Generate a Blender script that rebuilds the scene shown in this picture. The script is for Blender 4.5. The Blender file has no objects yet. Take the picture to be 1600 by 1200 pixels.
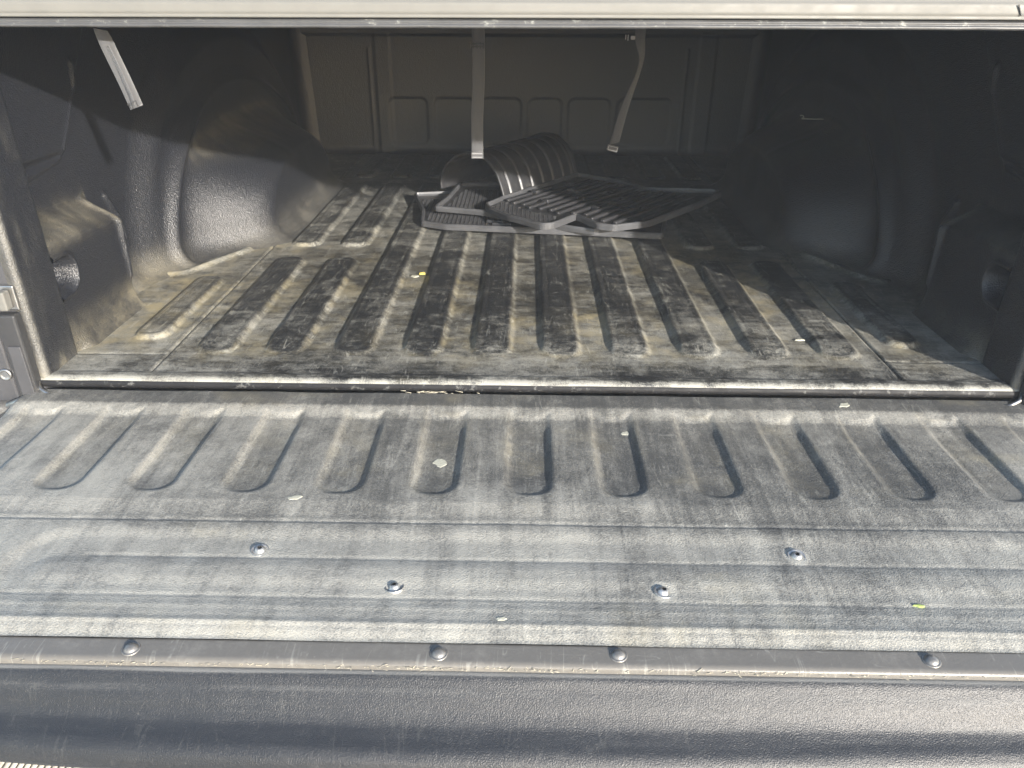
import bpy, bmesh, math, random
import numpy as np
from mathutils import Matrix, Vector
random.seed(7); rng = np.random.default_rng(11)
SC = bpy.context.scene
COL = SC.collection
R = math.radians

# ------------------------------------------------------------------ camera
yaw = math.atan(23 / math.hypot(1200, 621)); pitch = math.atan(621 / 1200); roll = R(0.22)
fw = Vector((-math.sin(yaw) * math.cos(pitch), math.cos(yaw) * math.cos(pitch), -math.sin(pitch)))
rt = fw.cross(Vector((0, 0, 1))).normalized(); up = rt.cross(fw)
rr = math.cos(roll) * rt + math.sin(roll) * up; uu = math.cos(roll) * up - math.sin(roll) * rt
cam = bpy.data.cameras.new('camera'); cam.lens = 27.0; cam.sensor_width = 36.0
cam.clip_start = 0.02; cam.clip_end = 2000
camo = bpy.data.objects.new('camera', cam); COL.objects.link(camo)
M = Matrix((rr, uu, -fw)).transposed().to_4x4(); M.translation = Vector((0, -1.071, 0.553))
camo.matrix_world = M
SC.camera = camo

# ------------------------------------------------------------------ light
SUN_AZ, SUN_EL = 34.0, 18.0          # degrees: right of straight behind the camera, above the horizon
sd = Vector((math.sin(R(SUN_AZ)) * math.cos(R(SUN_EL)), -math.cos(R(SUN_AZ)) * math.cos(R(SUN_EL)), math.sin(R(SUN_EL))))
w = bpy.data.worlds.new('World'); SC.world = w; w.use_nodes = True
nt = w.node_tree; nt.nodes.clear()
sky = nt.nodes.new('ShaderNodeTexSky'); sky.sky_type = 'NISHITA'; sky.sun_disc = False
sky.sun_elevation = R(SUN_EL); sky.sun_rotation = R(180 - SUN_AZ)
sky.air_density = 1.0; sky.dust_density = 1.2; sky.ozone_density = 1.0
bg = nt.nodes.new('ShaderNodeBackground'); bg.inputs[1].default_value = 0.15
out = nt.nodes.new('ShaderNodeOutputWorld')
nt.links.new(sky.outputs[0], bg.inputs[0]); nt.links.new(bg.outputs[0], out.inputs[0])
sl = bpy.data.lights.new('sun', 'SUN'); sl.energy = 4.0; sl.angle = R(1.0); sl.color = (1.0, 0.95, 0.88)
so = bpy.data.objects.new('sun', sl); COL.objects.link(so)
so.rotation_euler = (-sd).to_track_quat('-Z', 'Y').to_euler(); so.location = sd * 20
SC.view_settings.view_transform = 'Standard'; SC.view_settings.look = 'None'
SC.view_settings.gamma = 1.0; SC.view_settings.exposure = 1.55

# ------------------------------------------------------------------ numpy noise
def vn(x, y, seed=0):
    xi = np.floor(x).astype(np.int64); yi = np.floor(y).astype(np.int64)
    xf = x - xi; yf = y - yi
    xf = xf * xf * (3 - 2 * xf); yf = yf * yf * (3 - 2 * yf)
    def h(a, b):
        v = (a * 374761393 + b * 668265263 + seed * 1442695041) & 0xffffffff
        v = ((v ^ (v >> 13)) * 1274126177) & 0xffffffff
        v = v ^ (v >> 16)
        return (v & 0xffff) / 65535.0
    return (h(xi, yi) * (1 - xf) + h(xi + 1, yi) * xf) * (1 - yf) + (h(xi, yi + 1) * (1 - xf) + h(xi + 1, yi + 1) * xf) * yf
def fbm(x, y, seed=0, o=4):
    s = 0; a = .5; t = 0
    for i in range(o):
        s = s + a * vn(x * 2 ** i, y * 2 ** i, seed + i); t += a; a *= .55
    return s / t
def ss(a, b, x):
    t = np.clip((x - a) / (b - a), 0, 1); return t * t * (3 - 2 * t)
def rbox(x, y, x0, x1, y0, y1, r):
    """signed distance to a rounded rectangle, negative inside"""
    cx, cy = (x0 + x1) / 2, (y0 + y1) / 2
    qx = np.abs(x - cx) - (x1 - x0) / 2 + r; qy = np.abs(y - cy) - (y1 - y0) / 2 + r
    return np.hypot(np.maximum(qx, 0), np.maximum(qy, 0)) + np.minimum(np.maximum(qx, qy), 0) - r
def seg(x, y, ax, ay, bx, by):
    dx, dy = bx - ax, by - ay
    t = np.clip(((x - ax) * dx + (y - ay) * dy) / (dx * dx + dy * dy), 0, 1)
    return np.hypot(x - ax - t * dx, y - ay - t * dy)

# ------------------------------------------------------------------ object helpers
def worg(o):
    v = Vector((0, 0, 0))
    while o is not None: v = v + o.location; o = o.parent
    return v
def tag(o, label=None, cat=None, group=None, kind=None):
    if label: o['label'] = label
    if cat: o['category'] = cat
    if group: o['group'] = group
    if kind: o['kind'] = kind
    return o
def thing(name, label, cat, loc, group=None):
    o = bpy.data.objects.new(name, None); COL.objects.link(o); o.location = loc; o.empty_display_size = .05
    return tag(o, label, cat, group)
def link(name, me, mat, parent, loc=(0, 0, 0)):
    if mat and not me.materials: me.materials.append(mat)
    o = bpy.data.objects.new(name, me); COL.objects.link(o); o.location = loc
    if parent is not None: o.parent = parent
    return o
def mesh_np(name, V, F, mat, parent=None, smooth=True, attrs=None, flip=False):
    """V (n,3) world coordinates, F (m,4)"""
    V = np.asarray(V, float); F = np.asarray(F, np.int32)
    if flip: F = F[:, ::-1]
    if parent is not None: V = V - np.array(worg(parent))
    me = bpy.data.meshes.new(name)
    me.vertices.add(len(V)); me.vertices.foreach_set('co', V.astype(np.float32).ravel())
    k = F.shape[1]
    me.loops.add(F.size); me.loops.foreach_set('vertex_index', np.ascontiguousarray(F).ravel())
    me.polygons.add(len(F)); me.polygons.foreach_set('loop_start', np.arange(0, F.size, k, dtype=np.int32))
    me.polygons.foreach_set('use_smooth', np.full(len(F), smooth))
    me.update(calc_edges=True); me.validate()
    for a, val in (attrs or {}).items():
        at = me.attributes.new(a, 'FLOAT', 'POINT'); at.data.foreach_set('value', np.asarray(val, np.float32).ravel())
    return link(name, me, mat, parent)
def grid_faces(n, m):
    i = np.arange(n - 1)[:, None] * m + np.arange(m - 1)[None, :]
    return np.stack([i, i + m, i + m + 1, i + 1], -1).reshape(-1, 4)
def grid(name, X, Y, Z, mat, parent, attrs=None, flip=False):
    n, m = X.shape
    return mesh_np(name, np.stack([X, Y, Z], -1).reshape(-1, 3), grid_faces(n, m), mat, parent, True, attrs, flip)
def bm_obj(name, bm, mat, parent=None, smooth=False):
    me = bpy.data.meshes.new(name)
    off = worg(parent) if parent is not None else Vector((0, 0, 0))
    for v in bm.verts: v.co -= off
    bmesh.ops.recalc_face_normals(bm, faces=bm.faces)
    for f in bm.faces: f.smooth = smooth
    bm.to_mesh(me); bm.free()
    return link(name, me, mat, parent)
def box(bm, x0, x1, y0, y1, z0, z1, bev=0.0, seg_=2, mtx=None):
    r = bmesh.ops.create_cube(bm, size=1.0)
    vs = r['verts']
    for v in vs:
        v.co = Vector(((x0 + x1) / 2 + v.co.x * (x1 - x0), (y0 + y1) / 2 + v.co.y * (y1 - y0), (z0 + z1) / 2 + v.co.z * (z1 - z0)))
        if mtx is not None: v.co = mtx @ v.co
    if bev:
        es = list({e for v in vs for e in v.link_edges})
        bmesh.ops.bevel(bm, geom=es, offset=bev, segments=seg_, affect='EDGES', profile=.5)
def sweep_x(name, prof, x0, x1, mat, parent, nx=2, yfun=None, zfun=None, closed=False, attrs=None, smooth=True):
    """a (y,z) profile drawn out along x; yfun/zfun(x,k) bend it"""
    xs = np.linspace(x0, x1, nx); P = np.array(prof, float)
    if closed: P = np.vstack([P, P[:1]])
    X = np.repeat(xs[:, None], len(P), 1)
    Y = np.repeat(P[None, :, 0], nx, 0); Z = np.repeat(P[None, :, 1], nx, 0)
    if yfun is not None: Y = Y + yfun(X, np.arange(len(P))[None, :] / (len(P) - 1))
    if zfun is not None: Z = Z + zfun(X, np.arange(len(P))[None, :] / (len(P) - 1))
    return grid(name, X, Y, Z, mat, parent, attrs)
def fine(prof, step=.004):
    """resample a polyline with corners slightly rounded"""
    P = np.array(prof, float)
    d = np.r_[0, np.cumsum(np.hypot(*np.diff(P, axis=0).T))]
    t = np.linspace(0, d[-1], max(3, int(d[-1] / step)))
    Q = np.stack([np.interp(t, d, P[:, 0]), np.interp(t, d, P[:, 1])], 1)
    for _ in range(2): Q[1:-1] = (Q[:-2] + 2 * Q[1:-1] + Q[2:]) / 4
    return Q
def tube(bm, pts, r, n=8, flat=1.0):
    pts = [Vector(p) for p in pts]; rings = []
    for i, p in enumerate(pts):
        t = (pts[min(i + 1, len(pts) - 1)] - pts[max(i - 1, 0)]).normalized()
        a = t.cross(Vector((0, 0, 1)))
        if a.length < .1: a = t.cross(Vector((0, 1, 0)))
        a.normalize(); b = a.cross(t)
        rings.append([bm.verts.new(p + a * math.cos(2 * math.pi * k / n) * r + b * math.sin(2 * math.pi * k / n) * r * flat) for k in range(n)])
    for A, B in zip(rings, rings[1:]):
        for k in range(n): bm.faces.new((A[k], A[(k + 1) % n], B[(k + 1) % n], B[k]))
    bm.faces.new(rings[0]); bm.faces.new(rings[-1][::-1])

# ------------------------------------------------------------------ materials
class NB:
    def __init__(s, name):
        s.m = bpy.data.materials.new(name); s.m.use_nodes = True; s.t = s.m.node_tree; s.t.nodes.clear()
        s.out = s.n('ShaderNodeOutputMaterial'); s.b = s.n('ShaderNodeBsdfPrincipled'); s.l(s.b.outputs[0], s.out.inputs[0])
        s.tc = s.n('ShaderNodeTexCoord')
    def n(s, t, **k):
        o = s.t.nodes.new(t)
        for a, b in k.items(): setattr(o, a, b)
        return o
    def l(s, a, b): s.t.links.new(a, b)
    def set(s, inp, v):
        if isinstance(v, (int, float, tuple, list)): inp.default_value = v
        else: s.l(v, inp)
    def math(s, op, a, b=None, c=None, clamp=False):
        o = s.n('ShaderNodeMath', operation=op); o.use_clamp = clamp
        s.set(o.inputs[0], a)
        if b is not None: s.set(o.inputs[1], b)
        if c is not None: s.set(o.inputs[2], c)
        return o.outputs[0]
    def mapping(s, sc=(1, 1, 1), rot=(0, 0, 0), loc=(0, 0, 0)):
        o = s.n('ShaderNodeMapping'); s.l(s.tc.outputs['Object'], o.inputs[0])
        o.inputs['Scale'].default_value = sc; o.inputs['Rotation'].default_value = rot; o.inputs['Location'].default_value = loc
        return o.outputs[0]
    def noise(s, scale, detail=4, rough=.55, vec=None, dist=0):
        o = s.n('ShaderNodeTexNoise'); o.inputs['Scale'].default_value = scale; o.inputs['Detail'].default_value = detail
        o.inputs['Roughness'].default_value = rough; o.inputs['Distortion'].default_value = dist
        s.l(vec if vec is not None else s.tc.outputs['Object'], o.inputs['Vector']); return o.outputs[0]
    def ramp(s, v, a, b, lo=0., hi=1.):
        o = s.n('ShaderNodeMapRange'); o.interpolation_type = 'SMOOTHSTEP'
        s.set(o.inputs[0], v); o.inputs[1].default_value = a; o.inputs[2].default_value = b
        o.inputs[3].default_value = lo; o.inputs[4].default_value = hi; return o.outputs[0]
    def mix(s, f, a, b):
        o = s.n('ShaderNodeMix', data_type='RGBA'); s.set(o.inputs[0], f); s.set(o.inputs[6], a); s.set(o.inputs[7], b); return o.outputs[2]
    def attr(s, n): return s.n('ShaderNodeAttribute', attribute_name=n).outputs['Fac']
def c3(v): return (v[0], v[1], v[2], 1)

def liner(name, base, dust_light, tan, rough=.5, rough_d=.9, grain=400, gb=.0006, streak=(6, 60, 6), a1=.9, a2=.5, a3=.5, scr=1.0, fleck=1.0, spec=.5, fuzz=.0, gc=.5):
    b = NB(name)
    g = b.noise(grain, 2, .6); g2 = b.noise(grain * .31, 3, .6)
    at = b.attr('dust_light'); tn = b.attr('tan')
    n1 = b.noise(13, 9, .68, dist=.4); n2 = b.noise(1, 6, .65, b.mapping(streak, rot=(0, 0, .03)), dist=.8); n3 = b.noise(230, 3, .6)
    n4 = b.noise(45, 6, .7, b.mapping((1, 1, 1), loc=(3, 1, 7)))
    def c(n, a): return b.math('MULTIPLY_ADD', n, a, -a / 2)
    s = b.math('ADD', at, c(n1, a1)); s = b.math('ADD', s, c(n2, a2)); s = b.math('ADD', s, c(n3, a3)); s = b.math('ADD', s, c(n4, a1 * .8))
    s = b.math('ADD', s, c(g, gc)); s = b.math('ADD', s, c(g2, gc * .25))
    m = b.ramp(s, -.05, 1.05)
    col = b.mix(m, c3(base), c3(dust_light))
    tf = b.math('MULTIPLY', tn, b.ramp(b.noise(21, 7, .7, b.mapping(loc=(5, 5, 5))), .32, .68))
    col = b.mix(tf, col, c3(tan))
    # thin scuffs: narrow iso-lines of stretched noise, broken up by a second noise
    if scr:
        for k, (sc, ro, wd, th) in enumerate([((3, 30, 3), .25, .006, .50), ((26, 4, 5), -.2, .007, .52), ((14, 18, 9), .8, .005, .56), ((60, 5, 9), .05, .02, .50)]):
            v = b.noise(1, 2, .5, b.mapping(sc, rot=(0, 0, ro), loc=(k * 3.1, k, 0)), dist=.6)
            line = b.ramp(b.math('ABSOLUTE', b.math('SUBTRACT', v, .5)), 0, wd, 1, 0)
            gate = b.ramp(b.noise(24, 4, .7, b.mapping(loc=(k * 7, 2, 2))), th, th + .10)
            f = b.math('MULTIPLY', b.math('MULTIPLY', line, gate), .55 * scr)
            col = b.mix(f, col, (.42, .41, .36, 1))
    if fleck:
        for sc, th, cut in ((38, .055, .80), (90, .11, .72)):
            vo = b.n('ShaderNodeTexVoronoi'); vo.inputs['Scale'].default_value = sc
            wv = b.n('ShaderNodeVectorMath', operation='MULTIPLY_ADD'); nz = b.n('ShaderNodeTexNoise'); nz.inputs['Scale'].default_value = 160
            b.l(b.tc.outputs['Object'], nz.inputs['Vector']); b.l(nz.outputs[1], wv.inputs[0]); wv.inputs[1].default_value = (.004, .006, .004); b.l(b.tc.outputs['Object'], wv.inputs[2])
            b.l(wv.outputs[0], vo.inputs['Vector'])
            sep = b.n('ShaderNodeSeparateColor'); b.l(vo.outputs['Color'], sep.inputs[0])
            f = b.math('MULTIPLY', b.ramp(vo.outputs['Distance'], th * .5, th, 1, 0), b.ramp(sep.outputs[0], cut, cut + .12))
            f = b.math('MULTIPLY', f, b.math('MULTIPLY_ADD', at, .8, .15, clamp=True))
            col = b.mix(b.math('MULTIPLY', f, .7 * fleck), col, (.5, .49, .42, 1))
    b.l(col, b.b.inputs['Base Color'])
    b.l(b.ramp(m, 0, 1, rough, rough_d), b.b.inputs['Roughness'])
    b.b.inputs['Specular IOR Level'].default_value = spec
    if fuzz: b.b.inputs['Sheen Weight'].default_value = fuzz
    h = b.math('ADD', b.math('MULTIPLY', g, 1.0), b.math('MULTIPLY', g2, .35)); h = b.math('ADD', h, b.math('MULTIPLY', n4, .8))
    bp = b.n('ShaderNodeBump'); bp.inputs['Strength'].default_value = 1; bp.inputs['Distance'].default_value = gb
    b.l(h, bp.inputs['Height']); b.l(bp.outputs[0], b.b.inputs['Normal'])
    return b.m
def plain(name, col, rough=.5, metal=0, grain=0, gb=.0003, var=.15, spec=.5, vs=20, wear=None):
    b = NB(name)
    v = b.noise(vs, 6, .65)
    c = b.mix(b.ramp(v, .3, .7), c3([x * (1 - var) for x in col]), c3([min(1, x * (1 + var)) for x in col]))
    if wear:
        f = b.math('MULTIPLY', b.ramp(b.noise(60, 7, .75), .56, .66), wear[3]); c = b.mix(f, c, c3(wear[:3]))
    b.l(c, b.b.inputs['Base Color']); b.b.inputs['Metallic'].default_value = metal
    b.l(b.ramp(b.noise(33, 4, .6), .3, .7, rough * .85, min(1, rough * 1.15)), b.b.inputs['Roughness'])
    b.b.inputs['Specular IOR Level'].default_value = spec
    if grain:
        bp = b.n('ShaderNodeBump'); bp.inputs['Distance'].default_value = gb; b.l(b.noise(grain, 2, .6), bp.inputs['Height']); b.l(bp.outputs[0], b.b.inputs['Normal'])
    return b.m

BASE = (.0125, .0135, .017)
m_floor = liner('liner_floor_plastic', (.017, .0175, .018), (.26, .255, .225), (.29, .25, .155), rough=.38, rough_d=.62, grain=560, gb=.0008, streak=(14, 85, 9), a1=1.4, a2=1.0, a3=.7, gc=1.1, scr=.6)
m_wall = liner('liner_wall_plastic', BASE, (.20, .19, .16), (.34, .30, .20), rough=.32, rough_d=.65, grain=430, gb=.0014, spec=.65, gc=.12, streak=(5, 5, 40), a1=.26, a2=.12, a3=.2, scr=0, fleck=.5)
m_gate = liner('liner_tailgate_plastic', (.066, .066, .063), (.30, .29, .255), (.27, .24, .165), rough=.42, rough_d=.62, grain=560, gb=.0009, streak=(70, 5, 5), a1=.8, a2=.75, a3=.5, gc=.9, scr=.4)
m_cap = liner('cap_plastic', (.013, .014, .016), (.13, .13, .125), (.3, .28, .2), rough=.40, rough_d=.65, grain=800, gb=.0006, streak=(30, 5, 5), a1=.28, a2=.15, a3=.2, scr=.06, gc=.5, fleck=.4)
m_lip = plain('dark_liner_edge', (.010, .010, .011), .6, grain=300, gb=.0004, spec=.25, wear=(.2, .2, .19, .35))
m_strip = liner('worn_edge_strip', (.115, .108, .096), (.30, .285, .25), (.3, .3, .3), rough=.36, rough_d=.6, grain=300, gb=.0002, streak=(60, 6, 6), a1=1.1, a2=.5, a3=.3, scr=.4, gc=.2)
m_zinc = plain('zinc_screw', (.42, .41, .39), .45, .8, var=.3, vs=300)
m_rivet = plain('plated_rivet', (.20, .19, .175), .38, .55, var=.25, vs=120)
m_black = plain('black_plastic', (.025, .025, .026), .5, grain=500, gb=.0002)
m_hole = plain('socket_black', (.006, .006, .006), .8)
m_body = plain('dark_body_plastic', (.045, .045, .048), .45, grain=700, gb=.0001, var=.1)
m_steel = plain('bare_steel', (.45, .44, .42), .38, 1.0, var=.15)
m_rail = plain('satin_rail', (.12, .117, .105), .6, 0.0, grain=900, gb=.00008, var=.05)
m_seal = plain('rubber_seal', (.055, .055, .055), .45, grain=200, gb=.0003, wear=(.28, .28, .25, .6), vs=12)
m_under = plain('tonneau_underside', (.03, .03, .03), .8, grain=300, gb=.0003)
m_vinyl = plain('tonneau_vinyl', (.02, .02, .02), .55, grain=500, gb=.0003)
m_paint = plain('body_paint', (.10, .10, .105), .3, .5, var=.05)
m_mat = plain('rubber_mat', (.024, .024, .026), .42, grain=420, gb=.0003, var=.25, wear=(.12, .115, .10, .5), vs=14)
m_rim = plain('rubber_rim', (.055, .056, .060), .40, grain=420, gb=.0003, var=.25, wear=(.12, .12, .12, .4), vs=14)
m_tread = plain('beige_tread', (.46, .43, .36), .5, var=.15, wear=(.15, .14, .12, .4))
m_asph = plain('bounce_ground', (.42, .40, .37), .9, grain=120, gb=.003, var=.4, vs=60)  # unseen ground, made pale to bounce fill light into the bed
m_yel = plain('dry_leaf', (.38, .32, .07), .7); m_grn = plain('green_leaf', (.24, .30, .09), .6)
m_cream = plain('cream_fleck', (.36, .35, .28), .8, var=.1, vs=200, grain=400, gb=.0005)
m_straw = plain('straw', (.34, .31, .24), .9, var=.3, vs=80)
def web_mat():
    b = NB('webbing')
    wv = b.n('ShaderNodeTexWave', wave_type='BANDS', bands_direction='DIAGONAL'); wv.inputs['Scale'].default_value = 330; wv.inputs['Distortion'].default_value = .6
    b.l(b.tc.outputs['Object'], wv.inputs[0])
    b.l(b.mix(wv.outputs['Fac'], (.032, .033, .036, 1), (.075, .076, .080, 1)), b.b.inputs['Base Color'])
    b.b.inputs['Roughness'].default_value = .55
    b.b.inputs['Sheen Weight'].default_value = .3
    bp = b.n('ShaderNodeBump'); bp.inputs['Distance'].default_value = .0006; b.l(wv.outputs['Fac'], bp.inputs['Height']); b.l(bp.outputs[0], b.b.inputs['Normal'])
    return b.m
m_web = web_mat(); m_stitch = plain('grey_stitching', (.30, .30, .31), .7, grain=900, gb=.0004)

# ================================================================== SETTING
def ground():
    xs = np.r_[-40, -12, np.linspace(-4, 4, 41), 12, 40]
    X, Y = np.meshgrid(xs, xs, indexing='ij')
    Z = -.86 + .004 * fbm(X * 2, Y * 2, 5) * (np.abs(X) < 5)
    o = grid('ground', X, Y, Z, m_asph, None); tag(o, 'unseen ground under the truck, made pale to bounce fill light', kind='structure')
ground()

# ================================================================== BED LINER
LN = thing('bed_liner', 'dusty black ribbed plastic liner filling the inside of the truck bed', 'bed liner', (0, .9, 0))
def floor():
    xs = np.unique(np.round(np.r_[np.arange(-.815, .8151, .0030), -.6 + np.arange(-.006, .0061, .0006), .6 + np.arange(-.006, .0061, .0006)], 5))
    ys = np.r_[0, .0008, .002, .0035, .006, np.arange(.009, 1.0, .0032), np.arange(1.0, 1.861, .0045)]
    X, Y = np.meshgrid(xs, ys, indexing='ij')
    wob = .0022 * (fbm(X * 9, Y * 9, 3, 3) - .5)
    top = np.zeros_like(X)
    d = np.full_like(X, 1.0)
    for k in range(10):
        x0 = -.560 + .118 * k; x1 = x0 + .066
        if k in (0, 1, 8, 9): sg = [(.098, .602), (.700, 1.345), (1.44, 1.82)]
        else: sg = [(.098, 1.345), (1.44, 1.82)]
        for a, b_ in sg: d = np.minimum(d, rbox(X, Y, x0, x1, a, b_, .026))
    for x0, x1 in ((-.690, -.632), (.632, .690)): d = np.minimum(d, rbox(X, Y, x0, x1, .15, .47, .025))
    top = ss(.0045, -.0065, d + wob * .6) * (.0084 * (.30 + .70 * ss(.090, .15, Y)))
    # pinched line just inside each rib
    top -= .0009 * np.exp(-((d + .0155) / .003) ** 2)
    Z = top + wob
    sx = np.minimum(np.abs(X - .600), np.abs(X + .600))
    sm = (Y > .022)
    Z -= sm * .0045 * np.exp(-(sx / .0013) ** 2)
    Z += sm * .0010 * np.exp(-((sx - .006) / .003) ** 2)
    cr = (np.abs(X) > .60) * np.exp(-((Y - .093) / .0022) ** 2); Z -= .0022 * cr
    Z += .0020 * ss(.026, .020, Y) * ss(.0, .01, Y)
    Z -= .004 * (1 - np.sqrt(np.clip(1 - (1 - np.clip(Y / .006, 0, 1)) ** 2, 0, 1)))
    fr = np.minimum(np.minimum(seg(np.abs(X), Y, .80, .475, .735, .50), seg(np.abs(X), Y, .735, .50, .655, .66)), seg(np.abs(X), Y, .655, .66, .63, .80))
    Z += .0065 * np.exp(-(fr / .010) ** 2)
    # dirt and painted tone
    gr = 1 - ss(.001, -.008, d)                      # in the grooves
    edge = np.exp(-((d - .001) / .004) ** 2)
    near = .55 * ss(.42, .20, Y + .12 * (fbm(X * 7, Y * 3, 8) - .5))
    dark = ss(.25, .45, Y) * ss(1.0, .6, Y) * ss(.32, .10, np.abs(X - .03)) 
    f1 = fbm(X * 5, Y * 7, 21); f2 = fbm(X * 30, Y * 16, 33)
    side = ss(-.45, -.62, X)
    nearend = np.exp(-((Y - .098) / .016) ** 2) * (np.abs(X) < .6)  # near rib ends, darkened in colour to mute their sunlit glow
    dust_light = .13 + .22 * gr + .30 * near + .04 * ss(.30, .38, Y) + .05 * edge - .30 * edge * nearend + .55 * (f1 - .5) + .35 * (f2 - .5) - .16 * dark * (1 - gr) + .10 * side
    dust_light = dust_light - .16 * ss(.085, .06, Y) + .45 * ss(.012, .003, Y) * (.5 + f2) - .1 * ss(1.2, 1.7, Y)
    # right hand ribs are cleaner, the sweep of wiped bands runs across the floor
    dust_light -= .14 * ss(.15, .22, np.abs(fbm(X * 2.2, Y * 9, 14) - .5) + .1)
    tanv = gr * (.35 + .8 * ss(.52, .62, fbm(X * 6, Y * 5, 41))) * ss(.03, .15, Y) * ss(1.1, .5, Y) * .75
    tanv += .75 * ss(-.60, -.72, X) * ss(.7, .4, Y) * ss(.08, .13, Y) * (.4 + f1) + .3 * ss(.55, .75, fbm(X * 11, Y * 14, 55)) * near
    tanv += .75 * np.exp(-((X - .13) / .03) ** 2 - ((Y - .27) / .05) ** 2) * gr
    tanv *= (.35 + .7 * f2)
    dust_light = dust_light + .35 * np.exp(-(fr / .012) ** 2) * (X < 0)
    grid('floor', X, Y, Z, m_floor, LN, dict(dust_light=dust_light.ravel(), tan=tanv.ravel()))
floor()

def lip():
    pr = fine([(.0, -.0040), (-.0022, -.007), (-.003, -.0105), (-.001, -.015), (.004, -.018), (.02, -.020), (.05, -.05), (.05, -.20)], .0015)
    o = sweep_x('sill_lip', pr, -.768, .774, m_lip, LN, 260, yfun=lambda X, k: .0012 * (vn(X * 40, X * 0, 2) - .5) * (1 - k),
            attrs=None)
lip()

YW0, YW1 = .095, 1.855
def wall_x(Y, Z):
    """inward protrusion of the side wall from |x| = .835"""
    p = np.zeros_like(Y)
    p += .020 * (1 - ss(0, .5, Z) * .6)
    # rear lower box with the sloping ledge
    zl = .222 - .02 * (Y - .1) / .23
    box_ = ss(.343, .318, Y) * ss(zl + .006, zl - .040, Z)
    p = np.maximum(p, (.0745 + .0 * Z) * box_ + p * (1 - box_) * .999 )
    # upper embossed panel: fold running down from the cover
    dl = np.minimum(seg(Y, Z, .385, .43, .375, .385), np.minimum(seg(Y, Z, .375, .385, .285, .283), seg(Y, Z, .285, .283, .10, .262)))
    inside = ss(.02, -.02, (Y - .285) - (Z - .283) * .9)   # area towards the tail above the fold
    p += .012 * ss(.285, .30, Z) * ss(.010, -.010, (Y - .285) - (Z - .283) * .9)
    p += .0055 * np.exp(-(dl / .006) ** 2)
    # pocket ridges
    d2 = np.minimum(seg(Y, Z, .318, .20, .326, .06), seg(Y, Z, .326, .06, .37, .012)); p += .010 * np.exp(-(d2 / .009) ** 2)
    d3 = np.minimum(seg(Y, Z, .40, .19, .43, .14), seg(Y, Z, .43, .14, .435, .10)); p += .007 * np.exp(-(d3 / .007) ** 2)
    # two concentric swellings round the wheel
    r3 = np.hypot((Y - 1.10) / .63, np.maximum(Z, 0) / .46); p += .030 * ss(1.07, .93, r3)
    r2 = np.hypot((Y - 1.08) / .555, np.maximum(Z + .0, 0) / .345); p += .012 * ss(1.07, .95, r2) + .013 * np.exp(-((r2 - .97) / .032) ** 2) * ss(.34, .22, Z)
    # floor fillet
    q = np.clip(Z / .055, 0, 1); p += (.022 + .022 * ss(.34, .42, Y)) * ss(.094, .135, Y) * (1 - np.sqrt(np.clip(1 - (1 - q) ** 2, 0, 1)))
    # front corner fillet
    q = np.clip((YW1 - Y) / .06, 0, 1); p += .055 * (1 - np.sqrt(np.clip(1 - (1 - q) ** 2, 0, 1)))
    # tie-down pocket, D shaped
    dd = rbox(Y, Z, .060, .152, .100, .157, .027)
    p -= .050 * ss(.000, -.003, dd); p += .0045 * np.exp(-((dd - .005) / .0038) ** 2)
    # gentle unevenness
    p += .0025 * (fbm(Y * 6, Z * 6, 61, 3) - .5)
    # vertical scratches of the moulding
    return p
def arch_rad(Y, Z):
    k = 2 / .70
    return (np.abs((Y - 1.055) / .445) ** k + np.abs((Z + .02) / .268) ** k) ** (1 / k)
def side_wall(s):
    ys = np.r_[np.arange(YW0, .86, .0026), np.arange(.86, YW1 + .001, .0045)]
    zs = np.r_[np.arange(-.002, .35, .0026), np.arange(.35, .512, .005)]
    Y, Z = np.meshgrid(ys, zs, indexing='ij')
    rad = arch_rad(Y, Z)
    P = .150 * ss(1.07, .66, rad) + .012 * ss(1.3, .9, rad) + .008 * ss(.8, .0, rad)
    foot = np.clip(Z / .035, 0, 1); P += .010 * (1 - foot) ** 2 * ss(1.2, .9, rad)
    P += .0035 * np.exp(-((Y - .96 + .5 * (Z - .2)) / .018) ** 2) * ss(.15, .21, Z) * ss(1.1, .9, rad)
    P += .003 * (fbm(Y * 7, Z * 7, 91, 3) - .5) * ss(1.2, .8, rad)
    X = (.835 - wall_x(Y, Z) - P)
    f1 = fbm(Y * 8, Z * 8, 71 + s); f2 = fbm(Y * 40, Z * 12, 5)
    low = ss(.14, .0, Z)
    led = np.exp(-((Z - .190) / .022) ** 2) * (Y < .335)
    topd = ss(.17, .25, Z) * ss(1.15, 1.0, rad)
    dust_light = -.06 + .50 * low ** 2 * (.3 + f1) + .50 * led * (.3 + f2) + .15 * (f1 - .5) + .40 * topd * (.2 + f2)
    tanv = .75 * ss(.075, .0, Z) * ss(.60, .35, Y) * (f1 + .1) + .45 * led * f2 + .35 * topd * f2
    dust_light -= .6 * ss(.004, -.002, rbox(Y, Z, .060, .152, .100, .157, .027))  # tie-down pocket darkened in colour, as shade inside the recess
    if s > 0: dust_light -= .10; tanv *= .4  # right side toned darker, light difference put into colour; less tan dirt
    V = np.stack([X * s + .003, Y, Z], -1).reshape(-1, 3); F = grid_faces(*X.shape)
    cm = rad.reshape(-1)[F].mean(1) < 1.20
    for nm, sel in (('side_wall', ~cm), ('wheel_arch', cm)):
        f = F[sel]; use = np.unique(f); idx = np.zeros(len(V), np.int32); idx[use] = np.arange(len(use))
        o = mesh_np(nm, V[use], idx[f], m_wall, LN, True, dict(dust_light=dust_light.ravel()[use], tan=tanv.ravel()[use]), flip=(s > 0))
for s in (-1, 1): side_wall(s)

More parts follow.
